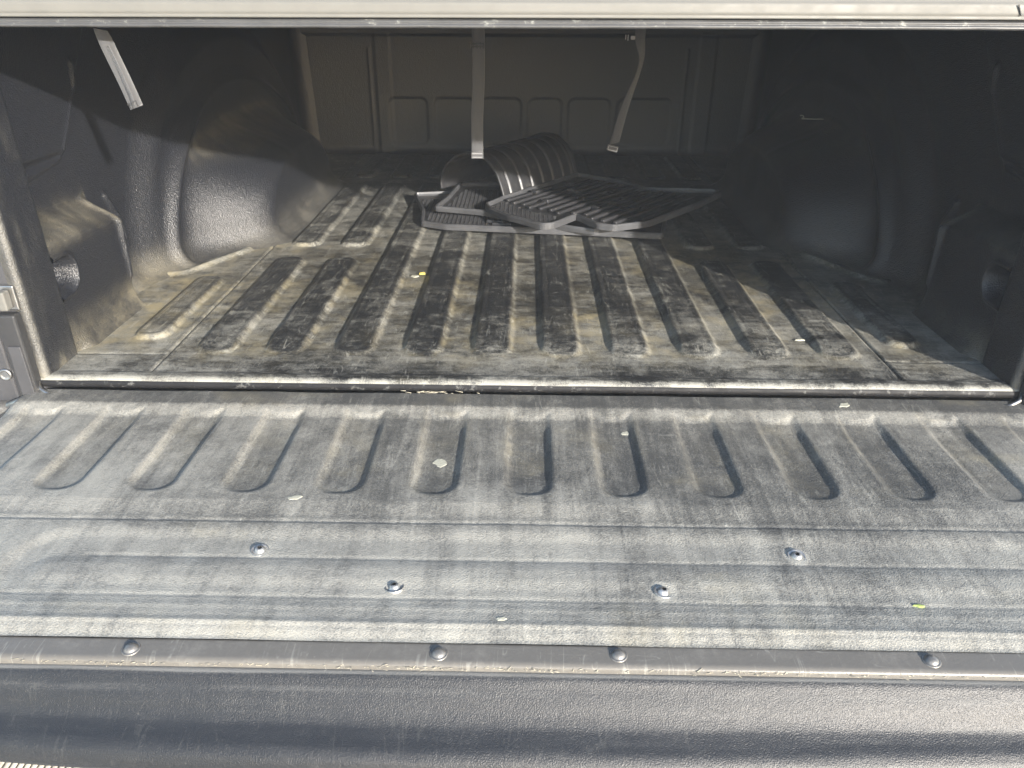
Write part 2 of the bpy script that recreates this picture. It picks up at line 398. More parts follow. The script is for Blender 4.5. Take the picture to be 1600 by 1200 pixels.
def front_wall():
    xs = np.arange(-.83, .831, .004); zs = np.arange(-.002, .512, .004)
    X, Z = np.meshgrid(xs, zs, indexing='ij')
    p = np.zeros_like(X)
    for a, b_ in ((-.50, -.36), (-.335, -.19), (-.165, -.02), (.005, .125), (.15, .30), (.325, .52)):
        d = rbox(X, Z, a, b_, .035, .196, .025); p -= .0035 * ss(.006, -.006, d)
    p += .006 * ss(.395, .41, Z)
    for x0 in (.565, -.575): p += .008 * ss(.006, -.006, rbox(X, Z, x0 + .035, x0 + .095 if x0 > 0 else x0 + .09, .01, .41, .01)) * .4
    for x0 in (.56, -.56): p += .004 * np.exp(-((X - x0) / .004) ** 2) * (Z < .36)
    q = np.clip(Z / .03, 0, 1); p += .025 * (1 - np.sqrt(np.clip(1 - (1 - q) ** 2, 0, 1)))
    dust_light = -.12 + .12 * (fbm(X * 6, Z * 9, 9) - .5) + .3 * ss(.06, .0, Z)
    grid('front_wall', X, YW1 - p, Z, m_wall, LN, dict(dust_light=dust_light.ravel(), tan=0 * dust_light.ravel()), flip=False)
front_wall()

def rear_post(s):
    """short upright return of the liner at the tail opening"""
    c = .760
    n = 24
    pr = [(-.028, .012), (-.012, .004), (-.004, .0005)]
    # plan profile (across, y): outside flange -> rounded rear edge -> inner face -> inner corner -> step out to the wall
    P = [(c + .022, .006), (c + .006, .0005), (c + .001, .002), (c - .0030, .007), (c - .0035, .014), (c - .0035, .088), (c - .0025, .0935), (c + .001, .0955), (c + .075, .0960)]
    Q = fine(P, .0022)
    zs = np.linspace(-.0035, .512, 120)
    A, Zg = np.meshgrid(np.arange(len(Q)), zs, indexing='ij')
    X = Q[:, 0][A] + .0012 * (fbm(Zg * 9, A * .02, 3) - .5) + .004 * Zg; Y = Q[:, 1][A] + .0
    lean = .006 * ss(.0, .05, Zg)
    f = fbm(Y * 60, Zg * 14, 17 + s)
    dust_light = .02 + .4 * (f - .5) + .35 * np.exp(-((Y - .004) / .006) ** 2) + .2 * ss(.05, .0, Zg)
    if s > 0: dust_light -= .1
    grid('rear_post', X * s + .003, Y, Zg, m_wall, LN, dict(dust_light=dust_light.ravel(), tan=(.2 * (f > .6) * ss(.1, 0, Zg)).ravel()), flip=(s < 0))
for s in (-1, 1): rear_post(s)

# ================================================================== TRUCK
TR = thing('pickup_truck', 'pickup truck seen from behind with its worn grey tailgate folded down', 'truck', (0, .9, -.86))
ZT = -.018
def tg_height(X, Y):
    y = -Y
    px = [0, .046, .072, .286, .305, .498, .5]
    base = np.interp(y, [0, .042, .072, .282, .308, .488, .504], [0, 0, -.006, -.006, -.009, -.009, -.015])
    base = base - .0 * X
    h = base
    wob = .0018 * (fbm(X * 10, Y * 10, 103, 3) - .5)
    d = np.full_like(X, 1.0)
    for k in range(-7, 7):
        x1 = .037 + .1235 * k; x0 = x1 - .057
        dk = rbox(X, Y, x0, x1, -.262, -.035, .024)
        dk = np.maximum(dk, Y + .066 - .010 * ss(.016, .0, np.minimum(X - x0, x1 - X)))
        d = np.minimum(d, dk)
    gr = ss(.0055, -.0065, d + wob)
    h = h - .0066 * gr * (.5 + .5 * ss(-.268, -.21, Y)) * (.55 + .45 * ss(-.068, -.105, Y))
    # scallops: pads are rounded where they meet the slope
    # lines
    h = h - .0016 * np.exp(-((y - .320) / .0018) ** 2)
    cap_d = rbox(X, Y, -.585, .66, -.466, -.342, .058)
    cap_g = ss(.010, -.014, cap_d); h = h - .0026 * cap_g
    inner = rbox(X, Y, -.545, .62, -.424, -.396, .012)
    h = h + .0018 * ss(.012, -.008, inner)
    for yl, xa in ((.385, -.50), (.448, -.56), (.491, -.9)):
        h = h - .0012 * np.exp(-((y - yl) / .0016) ** 2) * (X > xa)
    # dark fold near the left, towards the strip
    h = h - .0012 * ss(.462, .470, y) * ss(.487, .478, y)
    edge = np.clip((y) / .006, 0, 1); h = h - .005 * (1 - np.sqrt(np.clip(1 - (1 - edge) ** 2, 0, 1)))
    h = h + wob + .0016 * (fbm(X * 2.5, Y * 4, 107, 2) - .5)
    return ZT + h, d, gr
TGX = .80
def gate_liner():
    xs = np.arange(-TGX, TGX + .0001, .0030)
    ts = np.r_[0, .0006, .0016, .003, .005, np.arange(.0075, .5005, .0024)]
    X, T = np.meshgrid(xs, ts, indexing='ij')
    # rounded corners at the hinge side
    ax = np.abs(X - .004); c = .055
    off = np.where(ax > TGX - c, c - np.sqrt(np.clip(c * c - (ax - TGX + c) ** 2, 0, None)), 0) * .9
    Y = -(.0035 + off + T * (.5075 - .0035 - off) / .5)
    Z, d, gr = tg_height(X, Y)
    Z = Z - .006 * ss(.0, .055, off)
    side = np.clip((TGX - ax) / .012, 0, 1); Z -= .012 * (1 - np.sqrt(np.clip(1 - (1 - side) ** 2, 0, 1)))
    y = -Y
    f1 = fbm(X * 4, Y * 5, 201); f2 = fbm(X * 60, Y * 5, 207); f3 = fbm(X * 18, Y * 14, 211)
    mid = np.exp(-((X - .02) / .45) ** 2)
    dust_light = .40 + .65 * (f1 - .5) + .45 * (f2 - .5) * mid + .35 * (f3 - .5)
    dust_light += .22 * ss(.31, .36, y) + .20 * ss(-.15, -.55, X) - .12 * gr - .10 * ss(.29, .22, y) * mid  # paler towards the left and the lower half
    dust_light -= .26 * ss(.048, .04, y)
    dust_light += .16 * np.exp(-((y - .057) / .012) ** 2)  # slope facing the sun brightened in colour, as a painted lit band
    tanv = gr * .35 * ss(.42, .62, fbm(X * 8, Y * 4, 223)) * f3 + .35 * ss(.6, .8, fbm(X * 9, Y * 12, 229))
    tanv += .25 * np.exp(-((d - .004) / .006) ** 2) * ss(-.4, -.1, X) * ss(.45, .65, fbm(X * 14, Y * 9, 231))
    for sx_, sy_ in SP:
        rr_ = np.hypot(X - sx_, Y - sy_); dust_light = dust_light + .6 * np.exp(-((rr_ - .0105) / .0035) ** 2)
    grid('liner_panel', X, Y, Z, m_gate, TG, dict(dust_light=dust_light.ravel(), tan=tanv.ravel()), flip=True)
TG = None
SP = [(-.304, -.373), (-.138, -.432), (.154, -.432), (.317, -.370)]
def tailgate_core():
    bm = bmesh.new()
    box(bm, -.792, .798, -.545, -.010, -.125, -.062, .012, 3)
    return bm_obj('tailgate', bm, m_body, TR, True)
TG = tailgate_core()
gate_liner()

def strip_():
    pr = fine([(-.5025, -.0375), (-.5045, -.0345), (-.507, -.0338), (-.529, -.0350), (-.5325, -.0370), (-.5335, -.0425)], .0012)
    sweep_x('edge_strip', pr, -.80, .806, m_strip, TG, 300, zfun=lambda X, k: .0007 * (fbm(X * 9, X * 0, 4, 3) - .5))
strip_()
def crown(X): return -.034 * (1 - np.clip(np.abs(X) / .85, 0, 1) ** 2) + .034
def cap():
    pr = [(-.5255, -.0440), (-.529, -.0428), (-.5335, -.0432), (-.537, -.0460), (-.541, -.0510), (-.550, -.0600), (-.559, -.0700), (-.567, -.0770), (-.577, -.0815), (-.588, -.0855), (-.5955, -.0915), (-.5995, -.1000), (-.6000, -.1090), (-.5975, -.1170), (-.590, -.1230), (-.575, -.1260), (-.53, -.1270)]
    Q = fine(pr, .0024)
    xs = np.arange(-.80, .807, .0035); n = len(xs)
    K = np.arange(len(Q)) / (len(Q) - 1)
    X, KK = np.meshgrid(xs, K, indexing='ij')
    w_ = ss(.08, .45, KK)
    Y = Q[:, 0][None, :] - .004 + w_ * crown(X) * 1.0 + .0008 * (fbm(X * 14, KK * 20, 3, 3) - .5)
    Z = Q[:, 1][None, :] + .0016 * (fbm(X * 3, KK * 5, 6, 3) - .5) + w_ * .030 * ss(.35, .85, -X) * ss(.5, .75, KK)
    f = fbm(X * 9, KK * 40, 301)
    dust_light = .02 + .25 * (f - .5) + 1.3 * ss(.060, .03, KK) * (.4 + f) + .06 * ss(-.1, .6, X) + .30 * np.exp(-((KK - .13) / .02) ** 2) * f
    grid('edge_cap', X, Y, Z, m_cap, TG, dict(dust_light=dust_light.ravel(), tan=0 * dust_light.ravel()), flip=True)
cap()

def lathe(name, prof, mat, n=28):
    P = np.array(prof, float); a = np.linspace(0, 2 * math.pi, n + 1)
    A, K = np.meshgrid(a, np.arange(len(P)), indexing='ij')
    V = np.stack([P[:, 0][K] * np.cos(A), P[:, 0][K] * np.sin(A), P[:, 1][K]], -1).reshape(-1, 3)
    o = mesh_np(name, V, grid_faces(n + 1, len(P)), mat, None, True, flip=False); return o
def place(proto, locs, parent, tilt=None):
    res = []
    for i, l in enumerate(locs):
        o = proto if i == 0 else proto.copy()
        if i: COL.objects.link(o)
        o.parent = parent; o.location = Vector(l) - worg(parent); o.scale = (1.17, 1.17, 1.17)
        if tilt: o.rotation_euler = (tilt[i][0], tilt[i][1], i * 1.3)
        res.append(o)
    return res
# domed rivets in the edge strip
rv = lathe('rivet', [(.0078, -.0008), (.0078, .0006), (.0070, .0012), (.0064, .0008), (.0060, .0009), (.0054, .0022), (.0042, .0034), (.0025, .0041), (.0, .0043)], m_rivet)
place(rv, [(-.388, -.5195, -.0351), (-.081, -.5190, -.0351), (.0970, -.5170, -.0351), (.404, -.5175, -.0349)], TG)
# dished screws holding the liner panel
def screw_z(x, y):
    z, d, g = tg_height(np.array([[x]]), np.array([[y]])); return float(z[0, 0])
sc = lathe('screw', [(.0088, -.0020), (.0090, .0004), (.0086, .0010), (.0074, .0002), (.0062, -.0004), (.0052, .0006), (.0046, .0022), (.0036, .0034), (.0028, .0037), (.0020, .0037)], m_zinc)
scs = place(sc, [(x, y, screw_z(x, y) - .0001) for x, y in SP], TG, [(.05, .1), (-.12, .15), (.1, -.12), (-.1, .12)])
so_ = lathe('socket', [(.0022, .0037), (.0021, .0010), (.0, .0008)], m_hole, 6)
for i, p in enumerate(scs):
    o = so_ if i == 0 else so_.copy()
    if i: COL.objects.link(o)
    o.parent = p; o.location = (0, 0, .0002)

def truck_body():
    # floor pan, outer bed sides, rear pillars, bumper
    for s in (-1, 1):
        bm = bmesh.new(); cx = .003
        x0, x1 = sorted((s * .86 + cx, s * .99 + cx)); box(bm, x0, x1, .06, 1.95, -.42, .52, .03, 4)
        x0, x1 = sorted((s * .842 + cx, s * .8595 + cx)); box(bm, x0, x1, .02, 1.93, -.2, .50, .0)
        bm_obj('bed_side', bm, m_paint, TR, True)
    bm = bmesh.new(); box(bm, -.84, .84, .055, 1.93, -.20, -.012, .004); bm_obj('bed_pan', bm, m_body, TR)
    bm = bmesh.new(); box(bm, -.86, .86, 1.90, 1.96, -.20, .52, .008); bm_obj('bulkhead', bm, m_body, TR)
truck_body()
def pillar(s):
    cx = .003
    def bx(bm, a, b_, *r, **k):
        x0, x1 = sorted((s * a + cx, s * b_ + cx)); box(bm, x0, x1, *r, **k)
    bm = bmesh.new(); bx(bm, .7665, .90, .004, .055, -.30, .53, bev=.004); p = bm_obj('rear_pillar', bm, m_body, TR, False)
    bm = bmesh.new(); bx(bm, .7685, .800, -.016, .0035, -.055, .112, bev=.0035); bm_obj('hinge_cover', bm, m_black, p)
    bm = bmesh.new(); bx(bm, .7715, .792, -.0195, -.0162, -.050, .062, bev=.0016); bm_obj('hinge_plate', bm, m_body, p)
    bm = bmesh.new(); bx(bm, .8035, .86, -.012, .0035, -.10, .52, bev=.004); bm_obj('pillar_trim', bm, m_body, p)
    bm = bmesh.new(); bx(bm, .765, .795, -.004, .0036, .116, .155, bev=.002); st = bm_obj('latch_striker', bm, m_steel, p)
    bm = bmesh.new(); bx(bm, .772, .785, -.020, -.0042, .120, .150, bev=.003, seg_=3); bm_obj('striker_block', bm, m_rail, st)
    o = lathe('torx_bolt', [(.010, 0), (.0095, .003), (.0075, .004), (.0065, .0025), (.004, .003), (0, .0028)], m_steel)
    o.rotation_euler = (math.pi / 2, 0, 0); o.parent = p; o.location = Vector((s * .812 + cx, -.0124, .012)) - worg(p)
    bm = bmesh.new()
    tube(bm, [(s * .772 + cx, -.003, -.004), (s * .767 + cx, -.010, -.016), (s * .750 + cx, -.016, -.021), (s * .738 + cx, -.018, -.022)], .0035, 8)
    tube(bm, [(s * .772 + cx, -.012, -.022), (s * .790 + cx, -.020, -.030), (s * .815 + cx, -.025, -.040)], .008, 8)
    bm_obj('hinge_pin', bm, m_steel, p, True)
    bm = bmesh.new(); bx(bm, .80, .845, -.035, .0, -.085, -.035, bev=.009, seg_=2)
    bm_obj('hinge_bracket', bm, m_strip, p, True)
for s in (-1, 1): pillar(s)
def bumper():
    bm = bmesh.new(); box(bm, -.95, .95, -.52, .03, -.47, -.262, .02, 4); b_ = bm_obj('rear_bumper', bm, m_paint, TR, True)
    bm = bmesh.new(); box(bm, -.86, -.500, -.508, -.06, -.264, -.256, .003); pd = bm_obj('step_pad', bm, m_tread, b_)
    bm = bmesh.new()
    for i in range(44):
        x = -.856 + i * .0081; rx = x + .0052
        if rx > -.503: break
        box(bm, x, rx, -.505, -.07, -.2570, -.2500, .0014, 2)
    o = bm_obj('tread_rib', bm, m_tread, pd, True); o['kind'] = 'stuff'
bumper()
def wheels():
    for x in (-.78, .78):
        o = lathe('wheel', [(0, -.13), (.20, -.13), (.22, -.12), (.24, -.14), (.34, -.145), (.385, -.12), (.395, 0), (.385, .12), (.34, .145), (0, .145)], m_black, 48)
        o.rotation_euler = (0, math.pi / 2, 0); o.parent = TR; o.location = Vector((x, 1.08, -.465)) - worg(TR)
wheels()

# ================================================================== TONNEAU COVER
TC = thing('tonneau_cover', 'low tonneau cover with a pale satin rear rail and black rubber seal over the bed', 'tonneau cover', (0, .9, .506))
def cover():
    sweep_x('rear_rail', fine([(.020, .5165), (.002, .5168), (-.0005, .5176), (-.0010, .5190), (.0006, .5204), (.0008, .5212), (-.0006, .5222), (-.0012, .5240), (-.0004, .5330), (.0004, .5352), (.0030, .5372), (.012, .552), (.030, .562), (.06, .566), (.10, .566)], .0012), -.86, .866, m_rail, TC, 60,
            zfun=lambda X, k: .0007 * np.sin(X * 2.2 + .6))
    sweep_x('rubber_seal', fine([(.022, .5158), (.004, .5158), (.0005, .5140), (-.0004, .5128), (.0010, .5118), (.0012, .5108), (-.0012, .5098), (-.0020, .5078), (-.0008, .5058), (.004, .5050), (.022, .5050)], .0010), -.86, .866, m_seal, TC, 200,
            zfun=lambda X, k: .0005 * (vn(X * 30, X * 0, 8) - .5) + .0007 * np.sin(X * 2.2 + .6))
    bm = bmesh.new(); box(bm, -.86, .866, .021, 1.95, .5175, .545, .003); bm_obj('cover_panel', bm, m_vinyl, TC)
    for y in (.62, 1.22):
        bm = bmesh.new(); box(bm, -.80, .80, y, y + .04, .506, .5173, .002); bm_obj('cross_bow', bm, m_under, TC)
    for s in (-1, 1):
        bm = bmesh.new(); x0, x1 = sorted((s * .80, s * .86)); box(bm, x0, x1, .023, 1.95, .505, .5172, .002); bm_obj('side_rail', bm, m_under, TC)
    bm = bmesh.new(); box(bm, .6085, .6100, -.0030, -.0014, .522, .536, .0004, mtx=Matrix.Translation((.609, 0, .529)) @ Matrix.Rotation(R(-28), 4, 'Y') @ Matrix.Translation((-.609, 0, -.529)))
    bm_obj('rail_joint', bm, m_black, TC)
cover()

# ================================================================== STRAPS
def ribbon(name, ctr, wid, mat, parent, th=.0016, sub=10):
    """ctr: list of (centre, width direction); smooth interpolated band with thickness"""
    P = np.array([c for c, d in ctr], float); D = np.array([d for c, d in ctr], float); D /= np.linalg.norm(D, axis=1)[:, None]
    n = len(P); t = np.linspace(0, n - 1, (n - 1) * sub + 1)
    def cr(A):
        o = []
        for q in t:
            i = min(int(q), n - 2); f = q - i
            a, b_, c_, d_ = A[max(i - 1, 0)], A[i], A[i + 1], A[min(i + 2, n - 1)]
            o.append(.5 * ((2 * b_) + (-a + c_) * f + (2 * a - 5 * b_ + 4 * c_ - d_) * f * f + (-a + 3 * b_ - 3 * c_ + d_) * f ** 3))
        return np.array(o)
    C, W = cr(P), cr(D); W /= np.linalg.norm(W, axis=1)[:, None]
    T = np.gradient(C, axis=0); N = np.cross(T, W); N /= np.linalg.norm(N, axis=1)[:, None]
    V = []
    k = [(-.5, 0), (-.46, .5), (0, .62), (.46, .5), (.5, 0), (.46, -.5), (0, -.62), (-.46, -.5)]
    for c, w_, n_ in zip(C, W, N):
        for a, b_ in k: V.append(c + w_ * a * wid + n_ * b_ * th)
    m = len(k); F = []
    for i in range(len(C) - 1):
        for j in range(m): F.append((i * m + j, i * m + (j + 1) % m, (i + 1) * m + (j + 1) % m, (i + 1) * m + j))
    F.append((0, 1, 2, 3)); F.append((0, 3, 4, 5)); F.append((0, 5, 6, 7))
    e = (len(C) - 1) * m; F.append((e, e + 3, e + 2, e + 1)); F.append((e, e + 5, e + 4, e + 3)); F.append((e, e + 7, e + 6, e + 5))
    return mesh_np(name, V, F, mat, parent, True)
def straps():
    S = thing('hanging_strap', 'straight grey webbing strap hanging plumb above the curled mat', 'strap', (-.103, .65, .505), 'webbing straps hanging from the tonneau cover')
    ribbon('webbing', [((-.1015, .65, .5055), (1, 0, 0)), ((-.1010, .65, .46), (1, .05, 0)), ((-.1020, .651, .38), (1, .1, 0)), ((-.1060, .650, .30), (1, .12, 0)), ((-.1068, .648, .232), (1, .1, 0))], .0255, m_web, S)
    bm = bmesh.new()
    for z in (.4475, .4420): box(bm, -.120, -.090, .6455, .6485, z, z + .0022, .0006)
    for x in (-.120, -.1125, -.1045, -.0975, -.0915): box(bm, x, x + .0022, .6450, .6480, .4395, .4515, .0005)
    bm_obj('buckle', bm, m_black, S)
    bm = bmesh.new(); box(bm, -.1200, -.0940, .6450, .6505, .2180, .2320, .0012); h = bm_obj('end_hem', bm, m_web, S)
    bm = bmesh.new(); box(bm, -.1180, -.0955, .6440, .6449, .2285, .2297); box(bm, -.1180, -.0955, .6440, .6449, .2212, .2224); bm_obj('stitching', bm, m_stitch, h)
    S = thing('hanging_strap', 'twisted webbing strap swinging to the left with a pale stitched end', 'strap', (.236, .75, .505), 'webbing straps hanging from the tonneau cover')
    ribbon('webbing', [((.244, .75, .5055), (1, .2, 0)), ((.2430, .75, .455), (1, .3, 0)), ((.2495, .75, .418), (.62, .8, .1)), ((.2440, .75, .385), (.55, .8, .2)), ((.2300, .748, .345), (.75, .6, .2)), ((.2160, .746, .300), (.9, .4, .25)), ((.2010, .745, .236), (1, .25, .2))], .0235, m_web, S)
    mt = Matrix.Translation((.1975, .744, .2245)) @ Matrix.Rotation(R(14), 4, 'Y')
    bm = bmesh.new(); box(bm, -.0125, .0125, -.003, .0025, -.0065, .0065, .0012, mtx=mt); h = bm_obj('end_hem', bm, m_web, S)
    bm = bmesh.new()
    for z in (-.0045, .0038): box(bm, -.0110, .0110, -.0040, -.0031, z, z + .0011, mtx=mt)
    for x in (-.011, .0099): box(bm, x, x + .0011, -.0040, -.0031, -.0045, .0045, mtx=mt)
    bm_obj('stitching', bm, m_stitch, h)
    bm = bmesh.new(); box(bm, .222, .232, .744, .750, .452, .460, .002); box(bm, .2155, .2175, .744, .750, .450, .462, .0008); box(bm, .2105, .2125, .744, .750, .452, .462, .0008)
    bm_obj('buckle', bm, m_stitch, S)
    S = thing('hanging_strap', 'folded webbing strap with a bright sunlit crease and wire buckle, leftmost of the three', 'strap', (-.62, .05, .505), 'webbing straps hanging from the tonneau cover')
    ribbon('webbing', [((-0.572, 0.05, 0.5), (1, .1, -.2)), ((-0.565, 0.05, 0.473), (.9, .5, .35)), ((-0.555, 0.05, 0.439), (.9, .6, .35)), ((-0.545, 0.05, 0.401), (.92, .55, .35))], .0185, m_web, S)
    ribbon('webbing', [((-0.565, 0.046, 0.48), (.7, -.8, .1)), ((-0.556, 0.043, 0.454), (.7, -.8, .25)), ((-0.546, 0.04, 0.421), (.7, -.8, .3)), ((-0.543, 0.04, 0.402), (.7, -.8, .3))], .0130, m_web, S)
    bm = bmesh.new()
    q = [(-0.548, 0.034, 0.406), (-0.546, 0.034, 0.401), (-0.535, 0.034, 0.404), (-0.537, 0.034, 0.412), (-0.547, 0.034, 0.408), (-0.55, 0.034, 0.406), (-0.548, 0.034, 0.406)]
    tube(bm, q, .0008, 6); bm_obj('wire_buckle', bm, m_black, S, True)
straps()

# ================================================================== RUBBER FLOOR MATS
def chain(pts, n):
    pts = [np.array(p, float) for p in pts]; o = []
    for a, b_ in zip(pts, pts[1:]):
        for i in range(n): o.append(a + (b_ - a) * i / n)
    o.append(pts[-1]); return o
def roundcorners(pts, r=.008, n=3):
    P = [Vector(p[:2]) for p in pts]; o = []
    N = len(P)
    for i in range(N):
        a, b_, c_ = P[i - 1], P[i], P[(i + 1) % N]
        u = (a - b_); v = (c_ - b_); rr_ = min(r, u.length * .4, v.length * .4)
        u.normalize(); v.normalize(); s0 = b_ + u * rr_; s1 = b_ + v * rr_
        for k in range(n + 1):
            t = k / n; o.append(s0 * (1 - t) ** 2 + b_ * 2 * t * (1 - t) + s1 * t * t)
    return o
def mat_slab(name, outline, zf, parent, th=.004, rim=.011, rw=.0045, open_edges=()):
    ol = roundcorners(outline)
    bm = bmesh.new()
    topv = [bm.verts.new((p.x, p.y, zf(p.x, p.y))) for p in ol]
    f = bm.faces.new(topv)
    r = bmesh.ops.extrude_face_region(bm, geom=[f])
    for v in r['geom']:
        if isinstance(v, bmesh.types.BMVert): v.co.z -= th
    bmesh.ops.triangulate(bm, faces=[f_ for f_ in bm.faces if len(f_.verts) > 4])
    base = bm_obj(name, bm, m_mat, parent)
    bm = bmesh.new(); N = len(ol); rings = []
    for i, p in enumerate(ol):
        t = (ol[(i + 1) % N] - ol[i - 1]).normalized(); nrm = Vector((t.y, -t.x))
        z = zf(p.x, p.y); prof = ((-rw, -th), (rw * .9, -th), (rw, rim * .5), (rw * .6, rim), (-rw * .4, rim), (-rw, rim * .6))
        rings.append([bm.verts.new((p.x + nrm.x * a, p.y + nrm.y * a, z + b_)) for a, b_ in prof])
    skip = set(open_edges)
    for i in range(N):
        if i in skip: continue
        A, B = rings[i], rings[(i + 1) % N]
        for k in range(6): bm.faces.new((A[k], B[k], B[(k + 1) % 6], A[(k + 1) % 6]))
    bm_obj('raised_rim', bm, m_rim, parent, False)
    return base
def treads(name, parent, x0, x1, y0, y1, zf, inside, ang, pitch=.011, ln=.0085, wd=.0028, h=.0022):
    bm = bmesh.new(); i = 0
    y = y0
    while y < y1:
        x = x0 + (pitch / 2 if i % 2 else 0)
        while x < x1:
            if inside(x, y):
                a = ang if i % 2 else -ang
                m_ = Matrix.Translation((x, y, zf(x, y))) @ Matrix.Rotation(a, 4, 'Z')
                box(bm, -ln / 2, ln / 2, -wd / 2, wd / 2, 0, h, mtx=m_)
            x += pitch
        y += pitch * .55; i += 1
    o = bm_obj(name, bm, m_mat, parent); o['kind'] = 'stuff'; return o
def bars(parent, items, zf, w_=.010, h=.006, name='drain_bar'):
    for (ax, ay), (bx_, by) in items:
        d = Vector((bx_ - ax, by - ay)); L = d.length; a = math.atan2(d.y, d.x)
        bm = bmesh.new()
        m_ = Matrix.Translation((ax, ay, zf(ax, ay))) @ Matrix.Rotation(a, 4, 'Z')
        box(bm, 0, L, -w_ / 2, w_ / 2, -.001, h, .0028, 3, mtx=m_)
        bm_obj(name, bm, m_mat, parent, True)
def inpoly(poly):
    def f(x, y):
        c = False; n = len(poly)
        for i in range(n):
            x1, y1 = poly[i]; x2, y2 = poly[(i + 1) % n]
            if (y1 > y) != (y2 > y) and x < (x2 - x1) * (y - y1) / (y2 - y1) + x1: c = not c
        return c
    return f
GRP = 'black rubber floor mats in the truck bed'
def mats():
    # lowest mat
    A = thing('floor_mat', 'lowest black rubber mat lying flat on the bed floor with a pale front rim', 'floor mat', (0, .95, .010), GRP)
    zA = lambda x, y: .016
    oa = [(-.318, 1.141), (-.274, .965), (-.262, .842), (-.197, .812), (.077, .781), (.171, .771), (.330, .748), (.362, .90), (.34, 1.17), (-.10, 1.185)]
    mat_slab('mat_sheet', oa[::-1], zA, A, rim=.010)
    treads('tread', A, -.30, -.02, .80, 1.10, zA, lambda x, y: inpoly([(-.295, 1.10), (-.262, .97), (-.245, .85), (-.19, .83), (-.05, .815), (-.03, 1.1)])(x, y), .5)
    bars(A, [((-.085, .835), (-.035, .830)), ((-.10, .86), (-.055, .853))], zA, .008, .009, 'raised_block')
    # middle mat
    B = thing('floor_mat', 'middle black rubber mat sticking out at the left between the other two mats', 'floor mat', (.05, .97, .026), GRP)
    zB = lambda x, y: .033 - .006 * min(1, max(0, (x + .2) / .3)) + .010 * max(0, (y - 1.05)) 
    ob = [(-.236, .925), (-.213, 1.03), (-.192, 1.195), (.10, 1.22), (.30, 1.08), (.345, .895), (.300, .815), (.168, .742), (.010, .812), (-.108, .893)]
    mat_slab('mat_sheet', ob[::-1], zB, B, rim=.010)
    treads('tread', B, -.22, -.04, .88, 1.16, zB, lambda x, y: inpoly([(-.215, .945), (-.195, 1.03), (-.175, 1.15), (-.06, 1.15), (-.03, .87), (-.10, .91)])(x, y), .5)
    # top mat, rear half curled up and over
    C_ = thing('floor_mat', 'topmost black rubber mat with its grooved end curled up and over', 'floor mat', (.2, 1.0, .045), GRP)
    P0, P1 = np.array([-.060, .985]), np.array([.155, 1.262]); e1 = (P1 - P0) / np.linalg.norm(P1 - P0); nn = np.array([-e1[1], e1[0]])
    def zC(x, y): 
        return .047 + .006 * math.sin(x * 14) * .4 + .006 * max(0, (x - .35) / .15)
    oc = [(-.060, .985), (-.102, .910), (-.092, .872), (-.041, .795), (.038, .708), (.062, .712), (.124, .794), (.172, .714), (.207, .702), (.292, .748), (.449, .915), (.523, 1.008), (.519, 1.035), (.335, 1.101), (.282, 1.178), (.155, 1.262)]
    mat_slab('mat_sheet', oc[::-1], zC, C_, th=.004, rim=.011)
    # flat half: bars parallel to the fold
    dn = -nn
    its = []
    inside = inpoly([(-.052, .965), (-.040, .925), (.03, .860), (.085, .815), (.124, .815), (.165, .760), (.210, .728), (.285, .770), (.435, .925), (.492, 1.005), (.492, 1.020), (.325, 1.075), (.268, 1.160), (.165, 1.235)])
    for i in range(13):
        o_ = P0 + dn * (.022 + i * .031); ts = [t for t in np.arange(-.2, .75, .004) if inside(*(o_ + e1 * t))]
        if len(ts) < 8: continue
        a, b_ = ts[0] + .006 * (i % 3), ts[-1] - .004
        if i in (3, 7): m_ = a + (b_ - a) * .55; its.append((tuple(o_ + e1 * a), tuple(o_ + e1 * (m_ - .012)))); a = m_ + .012
        its.append((tuple(o_ + e1 * a), tuple(o_ + e1 * b_)))
    bars(C_, its, zC, .0115, .0070)
    blk = []
    for a, b_ in ((.03, .10), (.05, .235), (.10, .175), (.115, .035), (.175, .115), (.20, .225), (.255, .06), (.262, .185)):
        o_ = P0 + dn * a + e1 * b_; blk.append((tuple(o_ - dn * .010), tuple(o_ + dn * .012)))
    bars(C_, blk, zC, .015, .0105, 'raised_block')
    treads('tread', C_, -.10, .18, .72, .99, zC, lambda x, y: inpoly([(-.085, .91), (-.075, .875), (-.03, .80), (.035, .73), (.055, .735), (.075, .80), (.0, .87), (-.06, .96)])(x, y), .5)
    # swirling raised emblem, left plain
    bm = bmesh.new()
    cc = P0 + dn * .315 + e1 * .135
    for k, (rx, ry, a0, a1, ox, oy) in enumerate([(.030, .016, .3, 3.9, 0, 0), (.020, .010, 2.6, 6.6, .012, .012), (.026, .012, 3.5, 6.0, -.018, -.014), (.012, .008, 0, 5, .034, -.002)]):
        pts = []
        for t in np.linspace(a0, a1, 14): pts.append((cc[0] + ox + rx * math.cos(t), cc[1] + oy + ry * math.sin(t), zC(*cc) + .004))
        tube(bm, pts, .0035, 6)
    bm_obj('raised_emblem', bm, m_mat, C_, True)
    # curled half
    pf = [(.000, .045), (.004, .060), (.012, .082), (.026, .110), (.045, .132), (.070, .147), (.100, .153), (.135, .150), (.170, .138), (.200, .118), (.222, .090), (.232, .062), (.230, .040)]
    Q = fine(pf, .004); t = np.linspace(0, 1, 150)
    T = np.gradient(Q, axis=0); T /= np.hypot(T[:, 0], T[:, 1])[:, None]; Nn = np.stack([-T[:, 1], T[:, 0]], 1)   # outward (up)
    L = np.linalg.norm(P1 - P0)
    gl = np.array([.10, .24, .38, .52, .66, .80, .92])
    U, K = np.meshgrid(t, np.arange(len(Q)), indexing='ij')
    dpt = np.zeros_like(U)
    for g in gl: dpt -= .0045 * np.exp(-((U - g) / .011) ** 2)
